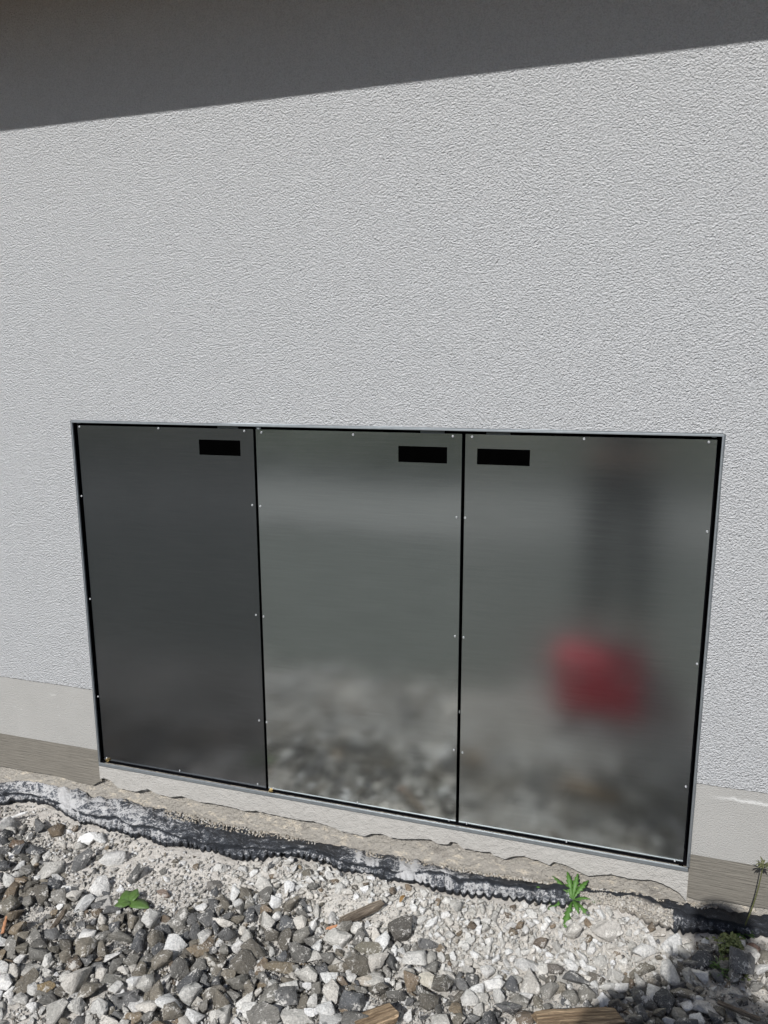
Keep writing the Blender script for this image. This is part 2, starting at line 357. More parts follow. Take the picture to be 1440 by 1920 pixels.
for i, ((x0, x1), mt) in enumerate(zip(DX, ('sheet_dark', 'sheet_mid', 'sheet_right'))):
    mb = MB(); z0, z1 = DZ; th = .0015
    nx, nz = 3, 3; mb.box((x0, YD, z0), (x1, YD+th, z1))
    for a0, b0 in (((x0+.0006, YD+th, z0+.0006), (x0+.0021, YD+.014, z1-.006)), ((x1-.0021, YD+th, z0+.0006), (x1-.0006, YD+.014, z1-.006)), ((x0+.0021, YD+th, z1-.0075), (x1-.0021, YD+.014, z1-.006)), ((x0+.0021, YD+th, z0+.0006), (x1-.0021, YD+.014, z0+.0021))): mb.box(a0, b0)
    d = mb.build('door', M[mt], cab, bevel=.0002); d['label'] = dl[i]
    if i == 0: d.matrix_parent_inverse = Matrix.Translation(-cab.location)
    for q in scr[i]:
        P = on_wall(*q, YD); o = bpy.data.objects.new('screw', SM); COL.objects.link(o); o.parent = d; o.matrix_parent_inverse = Matrix.Identity(4)
        o.location = (P[0], YD, P[2]); o.rotation_euler = (0, random.uniform(0, 1), 0)
    (a0, b0), (a1, b1) = redactions[i]; P = on_wall(a0, b0, YD); Q = on_wall(a1, b1, YD)
    pl = MB().box((P[0], YD-.0012, Q[2]), (Q[0], YD-.0002, P[2])).build('redaction_block', M['redaction'], None); pl.parent = d; pl['label'] = 'black redaction block over the door label'
def pin(px, mat, top):
    P = on_wall(*px, .004); mb = MB(); s = 1 if top else -1
    mb.tube([(P[0], .008, P[2]-.004), (P[0], .008, P[2]+.004)], .0058, 12)
    mb.tube([(P[0]-.007, .006, P[2]), (P[0]+.007, .006, P[2])], .0022, 8)
    mb.build('hinge_pin', mat, cab, smooth=False)
for q in ((201,1426), (507,1484), (1277,1627)): pin(q, M['brass'], False)
for q in ((146,791), (484,802), (1340,817)): pin(q, M['galv'], True)
for a0, a1 in ((402,440), (785,830), (910,955)):
    P = on_wall(a0, 808, .012); Q = on_wall(a1, 808, .012)
    MB().box((P[0], .030, H-.024), (Q[0], .034, H-t-.0005)).build('strike_plate', M['galv'], cab)
P = on_wall(861.5, 1335, .008); MB().box((P[0]-.0015, .0075, P[2]-.0035), (P[0]+.0015, .011, P[2]+.0035)).build('latch_bolt', M['steel'], cab, bevel=.0005)
# galvanised edge bead standing just proud of the stucco, slightly crooked
mb = MB()
xs = np.linspace(0, W, 60); rr = np.random.default_rng(2); wob = np.interp(xs, np.linspace(0, W, 14), rr.normal(size=14))*.0009
vs = []
for x, q in zip(xs, wob): vs += [(x, -.0012, H-.0004), (x, -.003, H+.0012), (x, -.001, H+.0030+q)]
mb.add(vs, [(i*3+k, i*3+k+1, i*3+4+k, i*3+3+k) for i in range(59) for k in range(2)])
zs = np.linspace(.0, H, 40); wob = np.interp(zs, np.linspace(0, H, 12), rr.normal(size=12))*.0008
vs = []
for z, q in zip(zs, wob): vs += [(W+.0004, -.0012, z), (W+.0018, -.0028, z), (W+.0036+q, -.001, z)]
mb.add(vs, [(i*3+k, i*3+k+1, i*3+4+k, i*3+3+k) for i in range(39) for k in range(2)])
vs = []
for z in zs: vs += [(-.0004, -.0012, z), (-.0018, -.003, z), (-.0030, -.001, z)]
mb.add(vs, [(i*3+k, i*3+k+1, i*3+4+k, i*3+3+k) for i in range(39) for k in range(2)])
mb.build('edge_bead', M['galv'], cab)

# ------------------------------------------------------------------ ground
def gz_(X, Y):
    X = np.asarray(X, float); Y = np.asarray(Y, float)
    return zg(X) + .006*vnoise(X, Y, 1, 5) + .0035*vnoise(X, Y, 2, 17) + .0016*vnoise(X, Y, 3, 48)
nx, ny = 760, 250
gxs = np.linspace(-2.5, 3.2, nx); gys = np.linspace(-1.5, .012, ny)
XX, YY = np.meshgrid(gxs, gys); ZZ = gz_(XX, YY) + .0012*rng.normal(size=XX.shape)
mb = MB(); mb.v = [tuple(p) for p in np.stack([XX, YY, ZZ], -1).reshape(-1, 3).tolist()]
mb.f = [(i*nx+q, i*nx+q+1, (i+1)*nx+q+1, (i+1)*nx+q) for i in range(ny-1) for q in range(nx-1)]
o = mb.build('sand_bed', M['sand'], None, smooth=True); tag(o, kind='structure')
# wide earth beyond, a pale paved lane and verge farther behind the camera
a = Mat('earth', .95, spec=.1); n = a.noise(3, 5); a.color(a.mix(n, (.095,.102,.092), (.14,.147,.135))); a.bump(a.noise(60, 4), .02)
big = MB()
big.quad((-60,-80,-.23), (60,-80,-.23), (60,-1.30,-.215), (-60,-1.30,-.215)); big.quad((-60,-1.30,-.215), (-2.4,-1.30,-.215), (-2.4,.0125,-.215), (-60,.0125,-.215)); big.quad((3.1,-1.30,-.215), (60,-1.30,-.215), (60,.0125,-.215), (3.1,.0125,-.215)); big.quad((-2.4,-1.3,-.26), (3.1,-1.3,-.26), (3.1,.0125,-.26), (-2.4,.0125,-.26))
o = big.build('ground', a.m); tag(o, kind='structure')
a = Mat('paving', .9, spec=.2); n = a.noise(5, 5); a.color(a.mix(n, (.125,.127,.12), (.165,.167,.158))); a.bump(a.noise(90, 4), .004)
o = MB().box((-40, -7.6, -.25), (40, -4.3, -.19)).build('lane', a.m); tag(o, kind='structure')

# ------------------------------------------------------------------ membrane along the wall foot
top = [(-700,1325),(-120,1447),(0,1468),(58,1465),(100,1472),(138,1487),(167,1489),(200,1494),(240,1499),(277,1511),(310,1518),(360,1530),(400,1541),(458,1553),(507,1563),(567,1573),(640,1586),(713,1603),(807,1620),(880,1633),(960,1645),(1043,1657),(1110,1667),(1193,1674),(1260,1692),(1293,1694),(1377,1707),(1500,1722)]
mid = [(-700,1343),(-120,1466),(0,1489),(58,1486),(100,1500),(150,1518),(193,1528),(240,1542),(310,1561),(400,1581),(458,1588),(510,1591),(567,1591),(600,1597),(650,1610),(713,1623),(780,1629),(880,1646),(960,1657),(1043,1663),(1100,1670),(1193,1678),(1243,1698),(1293,1712),(1377,1731),(1500,1748)]
low = [(-700,1358),(-120,1482),(0,1502),(25,1500),(58,1497),(83,1502),(103,1513),(142,1533),(183,1544),(240,1557),(300,1576),(400,1594),(467,1603),(500,1600),(542,1598),(570,1602),(600,1609),(680,1633),(740,1643),(830,1660),(880,1672),(957,1680),(1020,1687),(1127,1694),(1173,1704),(1213,1718),(1260,1737),(1320,1742),(1387,1745),(1500,1756)]
N = 2100; px = np.linspace(-700, 1500, N); C = []
ty, my, ly = [np.interp(px, [p[0] for p in q], [p[1] for p in q]) for q in (top, mid, low)]
rr = np.random.default_rng(9)
def sm(n, amp): return np.interp(px, np.linspace(-700, 1500, int(n*1.36)), rr.normal(size=int(n*1.36)))*amp
my += sm(110, 1.2); ty += sm(200, 1.0)
xw = np.array([on_ground(x, y)[0] for x, y in zip(px, ly)])
scal = np.clip(np.abs(np.sin(xw*math.pi/.0215 + sm(160, .35)))**.7*(1 + sm(260, .25)), 0, 1.3)
vis = np.interp(px, [-200, 100, 200, 420, 620, 640, 760, 860, 1280, 1320], [.15, .15, .5, 1, .9, .45, .3, 1, 1, .5])
ly2 = ly + (scal-.5)*6.5*vis + sm(300, .8)
hM = .034 + sm(40, .004); hL = .019 + sm(50, .003)
rows = []
for i in range(N):
    T = on_wall(px[i], ty[i], .002); Mi = on_ground(px[i], my[i], hM[i]); L = on_ground(px[i], ly2[i], hL[i])
    if Mi[1] > -.006: Mi[1] = -.006
    A = T + (Mi-T)*.5 + np.array([0, -.002, .003]); B = Mi + np.array([0, .006, -.009])
    D = B + (L-B)*.5 + np.array([0, 0, -.010 + .009*scal[i]*(not 1080 < px[i] < 1270)]); E_ = L + np.array([0, .0015, -.0135])
    T0 = T + np.array([0, .012, -.02])
    rows.append([T0, T, T + (A-T)*.5, A, A + (Mi-A)*.5, Mi, B, B + (D-B)*.5, D, D + (L-D)*.5, L, E_, E_ + np.array([0, .02, -.004])])
K = 13; V = np.array(rows); ww = np.cumsum(np.r_[0, np.linalg.norm(np.diff(V[:, 5], axis=0), axis=1)])[:, None] + np.zeros((1, K)); kk = np.arange(K)[None, :]*.012 + np.zeros((N, 1))
for ax, sd in ((1, 61), (2, 62)): V[:, :, ax] += .0030*vnoise(ww, kk, sd, 14) + .0026*vnoise(ww, kk, sd+5, 38) + .0013*vnoise(ww, kk, sd+9, 110)
mb = MB(); mb.v = [tuple(p) for p in V.reshape(-1, 3).tolist()]
mb.f = [(i*K+k, i*K+k+1, (i+1)*K+k+1, (i+1)*K+k) for i in range(N-1) for k in range(K-1)]
mem = mb.build('drainage_membrane', M['membrane'], None, smooth=True)
tag(mem, 'black dimpled plastic drainage membrane smeared with white plaster along wall foot', 'membrane')
PX = np.repeat(px, K); KK = np.tile(np.arange(K), N)
smr_shade = np.interp(PX, [-120,0,60,190,260,330,400,520,600,640,668,690,720,740,755,800,815,900,960,1000,1100,1250,1300,1500],
                [.74,.64,.72,.74,.70,.56,.40,.48,.44,.44,.58,.52,.44,.46,.60,.66,.60,.62,.54,.50,.48,.46,.44,.44])
bl = lambda x, y, sx, sy, yy: np.exp(-((PX-x)/sx)**2 - ((KK-y)/sy)**2)*yy
PX0 = PX.copy(); PX = PX + 7*vnoise(PX, KK*1.0, 55, .11) + 4*vnoise(PX, KK*1.0, 56, .45); KK0 = KK; KK = KK + 1.2*vnoise(PX, KK*1.0, 57, .2)
smr_shade = smr_shade + bl(125, 4, 9, 3, 1.2) + bl(694, 4, 15, 3.2, .75) + bl(764, 6, 19, 4, .85) + bl(782, 9, 22, 2.5, .75) + bl(838, 6, 7, 3, .6)
PX = PX0; KK = KK0
smr_shade = smr_shade + np.where((KK >= 7) & (PX > 870) & (PX < 1040), .16, 0) + np.where((KK >= 7) & (PX > 420) & (PX < 640), .12, 0) - np.where((KK <= 5) & (PX > 880), .30, 0) - np.where((KK <= 4) & (PX > 420) & (PX < 640), .15, 0)
smr_shade = np.where(KK >= 11, -1.2, np.where(KK == 6, smr_shade-.60, smr_shade))  # clean black here paints the shade under the fold and lower edge
snd = np.clip((np.interp(PX, [1085, 1115, 1235, 1265], [0, 1, 1, 0]))*((KK >= 7) & (KK <= 10)), 0, 1)
for nm, arr in (('smear_shade', smr_shade), ('sand', snd)):
    at = mem.data.attributes.new(nm, 'FLOAT', 'POINT'); at.data.foreach_set('value', arr.astype(np.float32))

# ------------------------------------------------------------------ stones
def stone_proto(seed, npts=15, bev=.07, flat=.72):
    r = np.random.default_rng(seed); bm = bmesh.new()
    d = r.normal(size=(npts, 3)); d /= np.linalg.norm(d, axis=1)[:, None]; d *= (1 + .16*r.normal(size=(npts, 1)))
    d *= np.array([1.12, .92, flat])*np.array([r.uniform(.9, 1.25), 1, r.uniform(.8, 1.1)])
    vs = [bm.verts.new(tuple(p)) for p in d]
    bmesh.ops.convex_hull(bm, input=vs)
    for v in [v for v in bm.verts if not v.link_faces]: bm.verts.remove(v)
    bmesh.ops.dissolve_limit(bm, angle_limit=math.radians(14), verts=bm.verts, edges=bm.edges)
    if bev: bmesh.ops.bevel(bm, geom=bm.edges[:], offset=bev, segments=1, affect='EDGES', clamp_overlap=True)
    bmesh.ops.triangulate(bm, faces=bm.faces[:])
    if bev:
        bmesh.ops.subdivide_edges(bm, edges=[e for e in bm.edges if e.calc_length() > .45], cuts=1, use_grid_fill=True)
        bmesh.ops.triangulate(bm, faces=bm.faces[:])
    V = np.array([v.co[:] for v in bm.verts]); bm.verts.index_update(); Fc = np.array([[v.index for v in f.verts] for f in bm.faces]); bm.free()
    if bev: V = V * (1 + .035*np.sin(V[:, :1]*7 + seed)*np.cos(V[:, 1:2]*6+seed*2)) + r.normal(size=V.shape)*.012
    return V, Fc
PROTO = [stone_proto(s, int(10+s % 7), .038) for s in range(30)]
PROTO_S = [stone_proto(100+s, 9, 0, .8) for s in range(12)]
GREYS = [(.145,.140,.130),(.18,.174,.160),(.115,.116,.118),(.215,.205,.182),(.155,.155,.156),(.19,.170,.138),(.235,.225,.205),(.135,.122,.102),(.088,.092,.10),(.205,.182,.145),(.17,.155,.125)]
WARM = [(.185,.140,.095),(.16,.122,.088),(.26,.205,.14),(.21,.16,.11)]
PALE = [(.66,.65,.62),(.57,.555,.52),(.80,.80,.785),(.50,.485,.45),(.62,.59,.54),(.73,.72,.70)]
def to_px(P):
    d = P - CAM; z = d @ FW; return np.stack([720 + F*(d @ RT)/z, 960 - F*(d @ UP)/z], -1)
def smooth(a, b, x): t = np.clip((x-a)/(b-a), 0, 1); return t*t*(3-2*t)
def stony(x, y):   # how thickly the grey gravel lies (0 lime sand by the wall, 1 solid gravel)
    q = to_px(np.stack([x, y, zg(x)], -1)); bx = [-900,-200,0,60,150,240,330,430,520,640,760,900,1010,1100,1200,1300,1440,2200]
    by = [1640,1560,1575,1600,1700,1725,1765,1690,1690,1760,1800,1850,1850,1830,1830,1790,1770,1770]
    b = np.interp(q[..., 0], bx, by); far = smooth(-.62, -.80, y)
    s_ = smooth(-45, 35, q[..., 1]-b); far = smooth(-.56, -.64, y)
    return s_*(1-far) + far*np.clip(.10 - .2*smooth(.7, 1.0, x)*smooth(1.75, 1.55, x) + .8*vnoise(np.asarray(x)+9, np.asarray(y)+9, 91, 6), .04, 1)*smooth(-1.3, -1.05, y), q
def sample(n, x0, x1, y0, y1): return rng.uniform(x0, x1, n), rng.uniform(y0, y1, n)
placed_x = []; placed_y = []; placed_r = []
KEEP = []   # spots reserved for named stones, plants and scraps
def dart(n, x0, x1, y0, y1, r0, r1, accept, over, cell=.035, skew=1.0):
    X, Y = sample(n, x0, x1, y0, y1); Rr = r0 + (r1-r0)*rng.random(n)**skew; ok = rng.random(n) < accept(X, Y)
    out = []
    for x, y, rd in zip(X[ok], Y[ok], Rr[ok]):
        ci, cj = int(x//cell), int(y//cell); good = True
        for a in range(ci-1, ci+2):
            for b in range(cj-1, cj+2):
                for (u, v, s) in GRID.get((a, b), ()):
                    if (u-x)**2 + (v-y)**2 < ((rd+s)*over)**2: good = False; break
                if not good: break
            if not good: break
        if good: GRID.setdefault((ci, cj), []).append((x, y, rd)); out.append((x, y, rd))
    return np.array(out) if out else np.zeros((0, 3))
GRID = {}
def reserve(x, y, rd): GRID.setdefault((int(x//.05), int(y//.05)), []).append((x, y, rd))
class Soup:
    def __init__(s): s.V = []; s.F = []; s.C = []; s.n = 0
    def add(s, proto, P, rad, sink, cols, flatrot=True):
        for (x, y, z), rd, sk_, c in zip(P, rad, sink, cols):
            V, Fc = proto[rng.integers(len(proto))]
            if flatrot: e = Euler((rng.normal()*.38, rng.normal()*.38, rng.uniform(0, 6.28)))
            else: e = Euler(tuple(rng.uniform(0, 6.28, 3)))
            Rm = np.array(e.to_matrix()); U = (V*rd) @ Rm.T + np.array([x, y, z + sk_*rd])
            s.V.append(U); s.F.append(Fc + s.n); s.C.append(np.repeat(np.array([[*c, 1.0]]), len(V), 0)); s.n += len(V)
    def build(s, name, m):
        V = np.concatenate(s.V); Fc = np.concatenate(s.F); C = np.concatenate(s.C)
        me = bpy.data.meshes.new(name); me.vertices.add(len(V)); me.vertices.foreach_set('co', V.astype(np.float32).ravel())
        me.loops.add(len(Fc)*3); me.loops.foreach_set('vertex_index', Fc.astype(np.int32).ravel())
        me.polygons.add(len(Fc)); me.polygons.foreach_set('loop_start', np.arange(0, len(Fc)*3, 3, dtype=np.int32))
        me.update(calc_edges=True); me.validate()
        at = me.color_attributes.new('tint', 'FLOAT_COLOR', 'POINT'); at.data.foreach_set('color', C.astype(np.float32).ravel())
        print(name, len(Fc)); return link(name, me, m)
def pick(pal, n, jit=.12):
    c = np.array(pal)[rng.integers(len(pal), size=n)]; return c*(1 + jit*rng.normal(size=(n, 1)))
def colours(x, y, extra=0):
    s, q = stony(x, y); n = len(x); p_pale = np.interp(q[:, 0], [0, 300, 480, 800, 1100, 1440], [.10, .12, .24, .36, .36, .24]) + .5*(1-s) + extra + .35*smooth(-.56, -.66, y)
    p_warm = .07; u = rng.random(n); c = pick(GREYS, n)*1.03
    w_ = u < p_pale; c[w_] = pick(PALE, w_.sum(), .09); k = (u > 1-p_warm); c[k] = pick(WARM, k.sum()); return np.clip(c, .02, .85)

# ---- named rocks, each a thing of its own:  px, py, half width in px, colour, label, squash
ROCKS = [
 (1135,1743,31,(.50,.475,.44),'large pale flaky rock right of the spiky green weed',.85),
 (66,1594,21,(.085,.09,.10),'dark slate rock lying on sand beside a brown one',.7),
 (32,1587,17,(.13,.085,.055),'small brown rock touching the dark slate rock near the left edge',.8),
 (255,1641,19,(.10,.10,.098),'upright dark oblong stone above the round leaved weed',.9),
 (308,1678,15,(.27,.20,.16),'rounded brown and pink pebble right of the round leaved weed',.75),
 (402,1655,17,(.22,.205,.19),'rounded grey brown stone half buried in the lime sand',.8),
 (755,1745,30,(.10,.092,.082),'big dark angular rock below the end of the grey wood splinter',.9),
 (640,1766,34,(.58,.565,.53),'long pale bean shaped rock below the grey wood splinter',.55),
 (806,1838,24,(.64,.60,.51),'cream coloured rounded rock in the lower middle of the gravel',.9),
 (685,1838,18,(.50,.45,.38),'cream pink round pebble left of the larger cream rock',.85),
 (690,1785,28,(.19,.175,.135),'wide olive grey stone right below the pale bean shaped rock',.75),
 (520,1815,31,(.20,.165,.115),'ochre brown flat stone with a pale spot',.65),
 (665,1885,31,(.115,.12,.128),'blue grey angular block near the bottom edge of the frame',.95),
 (1163,1847,21,(.72,.71,.69),'bright white rock at the edge of the soft shadow',.7),
 (1317,1800,27,(.07,.074,.082),'big dark blue rock in the shade beside the green tuft',1.0),
 (1410,1778,19,(.24,.15,.115),'smooth reddish rock behind the tall stalk',.8),
 (1249,1882,26,(.062,.064,.07),'round black rock in the shade at the bottom right',.9),
 (1322,1893,28,(.52,.51,.50),'large pale wedge rock lying in the shade at the bottom right',.7),
 (1375,1885,20,(.30,.295,.285),'mid grey block right of the pale wedge rock in shade',.9),
 (1040,1815,22,(.15,.135,.12),'brown grey pointed stone below the spiky green weed',.9),
 (1120,1825,18,(.14,.125,.105),'small brown block between white grit near the shadow edge',.75),
 (1015,1762,16,(.16,.125,.095),'little brown stone in pale grit left below the spiky weed',.8),
 (1240,1748,20,(.50,.46,.41),'pale rounded stone tucked below the membrane at the shadow edge',.85),
 (90,1850,22,(.25,.185,.10),'yellowish brown round stone in the lower left gravel',.8),
 (205,1840,26,(.21,.205,.185),'flat greenish grey stone in the lower left gravel',.65),
 (230,1818,16,(.60,.575,.53),'pale wedge stone leaning on the greenish grey stone',.9),
 (1158,1885,24,(.13,.118,.10),'dark brown upright stone beside the long board offcut',1.0),
]
for i, (qx, qy, hw, c, lab, sq) in enumerate(ROCKS):
    P = on_ground(qx, qy, .012); s = hw/F*np.dot(P-CAM, FW); reserve(P[0], P[1], s*.85)
    V, Fc = stone_proto(300+i*3, 17, .06, .8*sq if i != 7 else .5)
    V = V/np.abs(V[:, 0]).max()
    ang = random.uniform(-.5, .5) + YAW; Rm = np.array(Euler((random.uniform(-.2,.2), random.uniform(-.2,.2), -ang)).to_matrix())
    if i == 3: Rm = np.array(Euler((.5, -.9, .9)).to_matrix())
    V = (V*s*np.array([1, .8, 1])) @ Rm.T
    me = bpy.data.meshes.new('rock'); me.from_pydata(V.tolist(), [], Fc.tolist()); me.update()
    at = me.color_attributes.new('tint', 'FLOAT_COLOR', 'POINT'); at.data.foreach_set('color', np.tile(np.array([*c, 1], np.float32), len(V)))
    o = link('rock', me, M['stone']); o.location = (P[0], P[1], float(gz_(P[0], P[1])) + s*.28 + .004)
    tag(o, lab, 'rock', 'loose rocks picked out in the gravel')

SCRAPS = [(675,1712),(1080,1908),(715,1905),(102,1728),(1412,1888),(20,1540),(245,1687),(1072,1700),(1372,1795),(755,1690)]
for q in SCRAPS[:5]: P = on_ground(*q); [reserve(P[0]+d, P[1]+e, .024) for d in (-.08, -.04, 0, .04, .08) for e in (-.02, .02)]
for q in SCRAPS[5:]: P = on_ground(*q); reserve(P[0], P[1], .026)
def under_membrane(x, y):
    yl = np.interp(x, V_L[:, 0], V_L[:, 1]); return y > yl - .004
V_L = V[:, 0:2] if False else np.array([r_[11][:2] for r_ in rows]); V_L = V_L[np.argsort(V_L[:, 0])]; V_ROWS = np.array(rows)
gravel = Soup()
def lay(pts, sink0, proto, extra=0, lift=0.0, flat=True):
    if not len(pts): return
    pts = pts[~under_membrane(pts[:, 0], pts[:, 1] + pts[:, 2])]
    x, y, rd = pts.T; z = gz_(x, y) + lift*stony(x, y)[0]
    gravel.add(proto, np.stack([x, y, z], -1), rd, sink0 + .12*rng.normal(size=len(x)), colours(x, y, extra), flat)
def gritty(x, y):
    s, q = stony(x, y); sandy = np.exp(-((q[:, 0]-330)/200)**2 - ((q[:, 1]-1610)/60)**2) + np.exp(-((q[:, 0]-40)/150)**2 - ((q[:, 1]-1535)/38)**2) + .8*np.exp(-((q[:, 0]-1180)/70)**2-((q[:, 1]-1690)/16)**2)
    return np.clip(1 - .93*sandy, .05, 1)
X0, X1, Y0 = -1.9, 2.9, -1.36
sparse = lambda x, y: .035 + .965*stony(x, y)[0]
bed = Soup()
# lower layer filling the gaps, then the big stones, middling stones and grit
G1 = GRID; GRID = {}
low_ = dart(33000, X0, X1, Y0, 0, .012, .024, lambda x, y: stony(x, y)[0], .62, cell=.05); lay(low_, -.15, PROTO[:12])
GRID = G1
big_ = dart(38000, X0, X1, Y0, 0, .017, .036, lambda x, y: np.where(stony(x, y)[0] > .5, 1, .010+.5*stony(x, y)[0]), .66, cell=.05, skew=1.5); lay(big_, .50, PROTO, lift=.005)
mid_ = dart(57000, X0, X1, Y0, 0, .0070, .0145, lambda x, y: .07*gritty(x, y) + .5*gritty(x, y)*(to_px(np.stack([x, y, zg(x)], -1))[:, 0] > 450) + .9*stony(x, y)[0], .70, cell=.05); lay(mid_, .5, PROTO, .06, lift=.007)
g1 = dart(90000, -.6, 2.4, -.95, 0, .0030, .0080, lambda x, y: gritty(x, y)*(.35+.65*(vnoise(x, y, 31, 9) > -.5)), .72, cell=.05); 
crust = dart(7000, -.8, 2.5, -1.2, 0, .010, .030, lambda x, y: (1-stony(x, y)[0])*np.interp(to_px(np.stack([x, y, zg(x)], -1))[:, 0], [0, 120, 600, 800, 1300], [.15, .45, .5, .35, .35])*(.45 + .55*smooth(-.5, -.6, y)), .6, cell=.05, skew=2)
crust = crust[~under_membrane(crust[:, 0], crust[:, 1] + crust[:, 2])]
xx, yy, rd = crust.T
gravel.add([stone_proto(700+i, 15, .05, .32) for i in range(10)], np.stack([xx, yy, gz_(xx, yy)], -1), rd, .02 + .12*rng.normal(size=len(xx)), pick([(.60,.56,.50),(.66,.63,.58),(.55,.50,.43),(.72,.70,.67)], len(xx), .05))
def lay_small(pts, lo_, extra):
    pts = pts[~under_membrane(pts[:, 0], pts[:, 1] + pts[:, 2])]
    x, y, rd = pts.T; n = len(x); s, q = stony(x, y)
    c = pick(PALE, n, .08); k = rng.random(n) < np.interp(q[:, 0], [0, 300, 700, 1200], [.26, .24, .24, .20]); c[k] = pick(GREYS, k.sum()) * 1.35
    gravel.add(PROTO_S, np.stack([x, y, gz_(x, y) + .004*s], -1), rd, lo_ + .2*rng.normal(size=n), c, False)
lay_small(g1, .4, .2)
nt_ = 60000; x, y = sample(nt_, -.55, 2.2, -.8, -.01); ok = rng.random(nt_) < gritty(x, y)*.95+.05
lay_small(np.stack([x[ok], y[ok], rng.uniform(.0011, .0029, ok.sum())], -1), .4, .2)
ii = rng.integers(888, N-150, 2600); t_ = rng.random(2600)**2*.75; A_, B_ = V_ROWS[ii, 1], V_ROWS[ii, 4]
keep = vnoise(A_[:, 0], A_[:, 0]*0, 77, 11) + .35*rng.normal(size=2600) > -.1; Pc = (A_ + (B_-A_)*t_[:, None]*.6)[keep]; Pc[:, 1] -= .003; Pc[:, 2] += .001
ii = rng.integers(0, N, 26000); ii = ii[(px[ii] > 1088) & (px[ii] < 1262)]; t_ = rng.random(len(ii)); Ps = V_ROWS[ii, 6] + (V_ROWS[ii, 10]-V_ROWS[ii, 6])*t_[:, None]; Ps[:, 1] -= .001
gravel.add(PROTO_S, Ps, rng.uniform(.0012, .0042, len(Ps)), .1*np.ones(len(Ps)), pick([(.60,.55,.48),(.54,.49,.42),(.64,.61,.56),(.36,.34,.31)], len(Ps), .06), False)
gravel.add(PROTO_S, Pc, rng.uniform(.0012, .0046, len(Pc)), .3*np.ones(len(Pc)), pick([(.60,.54,.44),(.66,.61,.52),(.52,.46,.38),(.62,.60,.56)], len(Pc), .06), False)
g = gravel.build('gravel', M['stone']); tag(g, 'grey crushed gravel mixed with pale lime grit', 'gravel', kind='stuff')

# ------------------------------------------------------------------ scraps
def scrap(name, a, b, wd, th, m, label, cat, lift=.012, taper=.7, seed=0, tilt=0.0):
    """rough bar between two photo points on the ground"""
    A = Vector(on_ground(*a, lift)); B = Vector(on_ground(*b, lift)); B.z += tilt; d = B-A; L = d.length; r = random.Random(seed)
    n = 9; mb = MB(); side = Vector((-d.y, d.x, 0)).normalized(); mid_ = (A+B)/2; u = d.normalized(); up = u.cross(side)*-1
    if up.z < 0: up = -up
    vs = []
    for i in range(n):
        t = i/(n-1); k = 1 - (1-taper)*t; e = .93 if i in (0, n-1) else 1
        for s_, h_ in ((-.5, -.5), (.5, -.5), (.52, .1), (.3, .5), (-.34, .45), (-.5, .15)):
            vs.append(Vector((((t-.5)*L) + r.uniform(-.008, .008)*(i in (0, n-1)), s_*wd*k*(e if i in (0, n-1) else 1) + r.uniform(-.0012, .0012), h_*th*e + r.uniform(-.0008, .0008))))
    fs = [(i*6+k, i*6+(k+1) % 6, (i+1)*6+(k+1) % 6, (i+1)*6+k) for i in range(n-1) for k in range(6)] + [tuple(range(6))[::-1], tuple((n-1)*6+k for k in range(6))]
    mb.add(vs, fs); o = mb.build(name, m, None, bevel=.0006)
    Mx = Matrix((u, side, up)).transposed().to_4x4(); Mx.translation = mid_; o.matrix_world = Mx
    return tag(o, label, cat)
scrap('wood_splinter', (642,1727), (714,1694), .026, .016, M['wood_grey'], 'weathered grey wood splinter lying in pale grit below the membrane', 'wood scrap', .026, .8, 1)
scrap('board_offcut', (1006,1914), (1160,1904), .046, .018, M['wood'], 'long tan board offcut cut by the bottom edge of the frame', 'wood scrap', .040, .9, 2)
scrap('board_offcut', (668,1925), (738,1895), .05, .018, M['wood'], 'short orange brown board offcut at the bottom middle', 'wood scrap', .038, .9, 3)
scrap('wood_splinter', (97,1742), (122,1712), .012, .009, M['wood_grey'], 'short brown wood splinter standing in the left gravel', 'wood scrap', .022, .9, 4, .008)
scrap('wood_splinter', (1345,1878), (1425,1912), .012, .008, M['wood_grey'], 'thin brown stick across the shaded stones at bottom right', 'wood scrap', .03, .6, 5)
M['orange'] = plain('orange_clay', (.34,.16,.085), (.42,.22,.12), .8, 60)
M['white'] = plain('white_plaster', (.60,.60,.59), (.74,.735,.72), .9, 60, .003)
scrap('brick_chip', (614,1742), (631,1737), .010, .007, M['orange'], 'tiny orange brick chip at the lower end of the wood splinter', 'brick chip', .020, .7, 6)
scrap('tile_shard', (5,1746), (12,1728), .008, .006, M['orange'], 'small terracotta shard at the left edge of the gravel', 'tile shard', .024, .6, 7, .01)
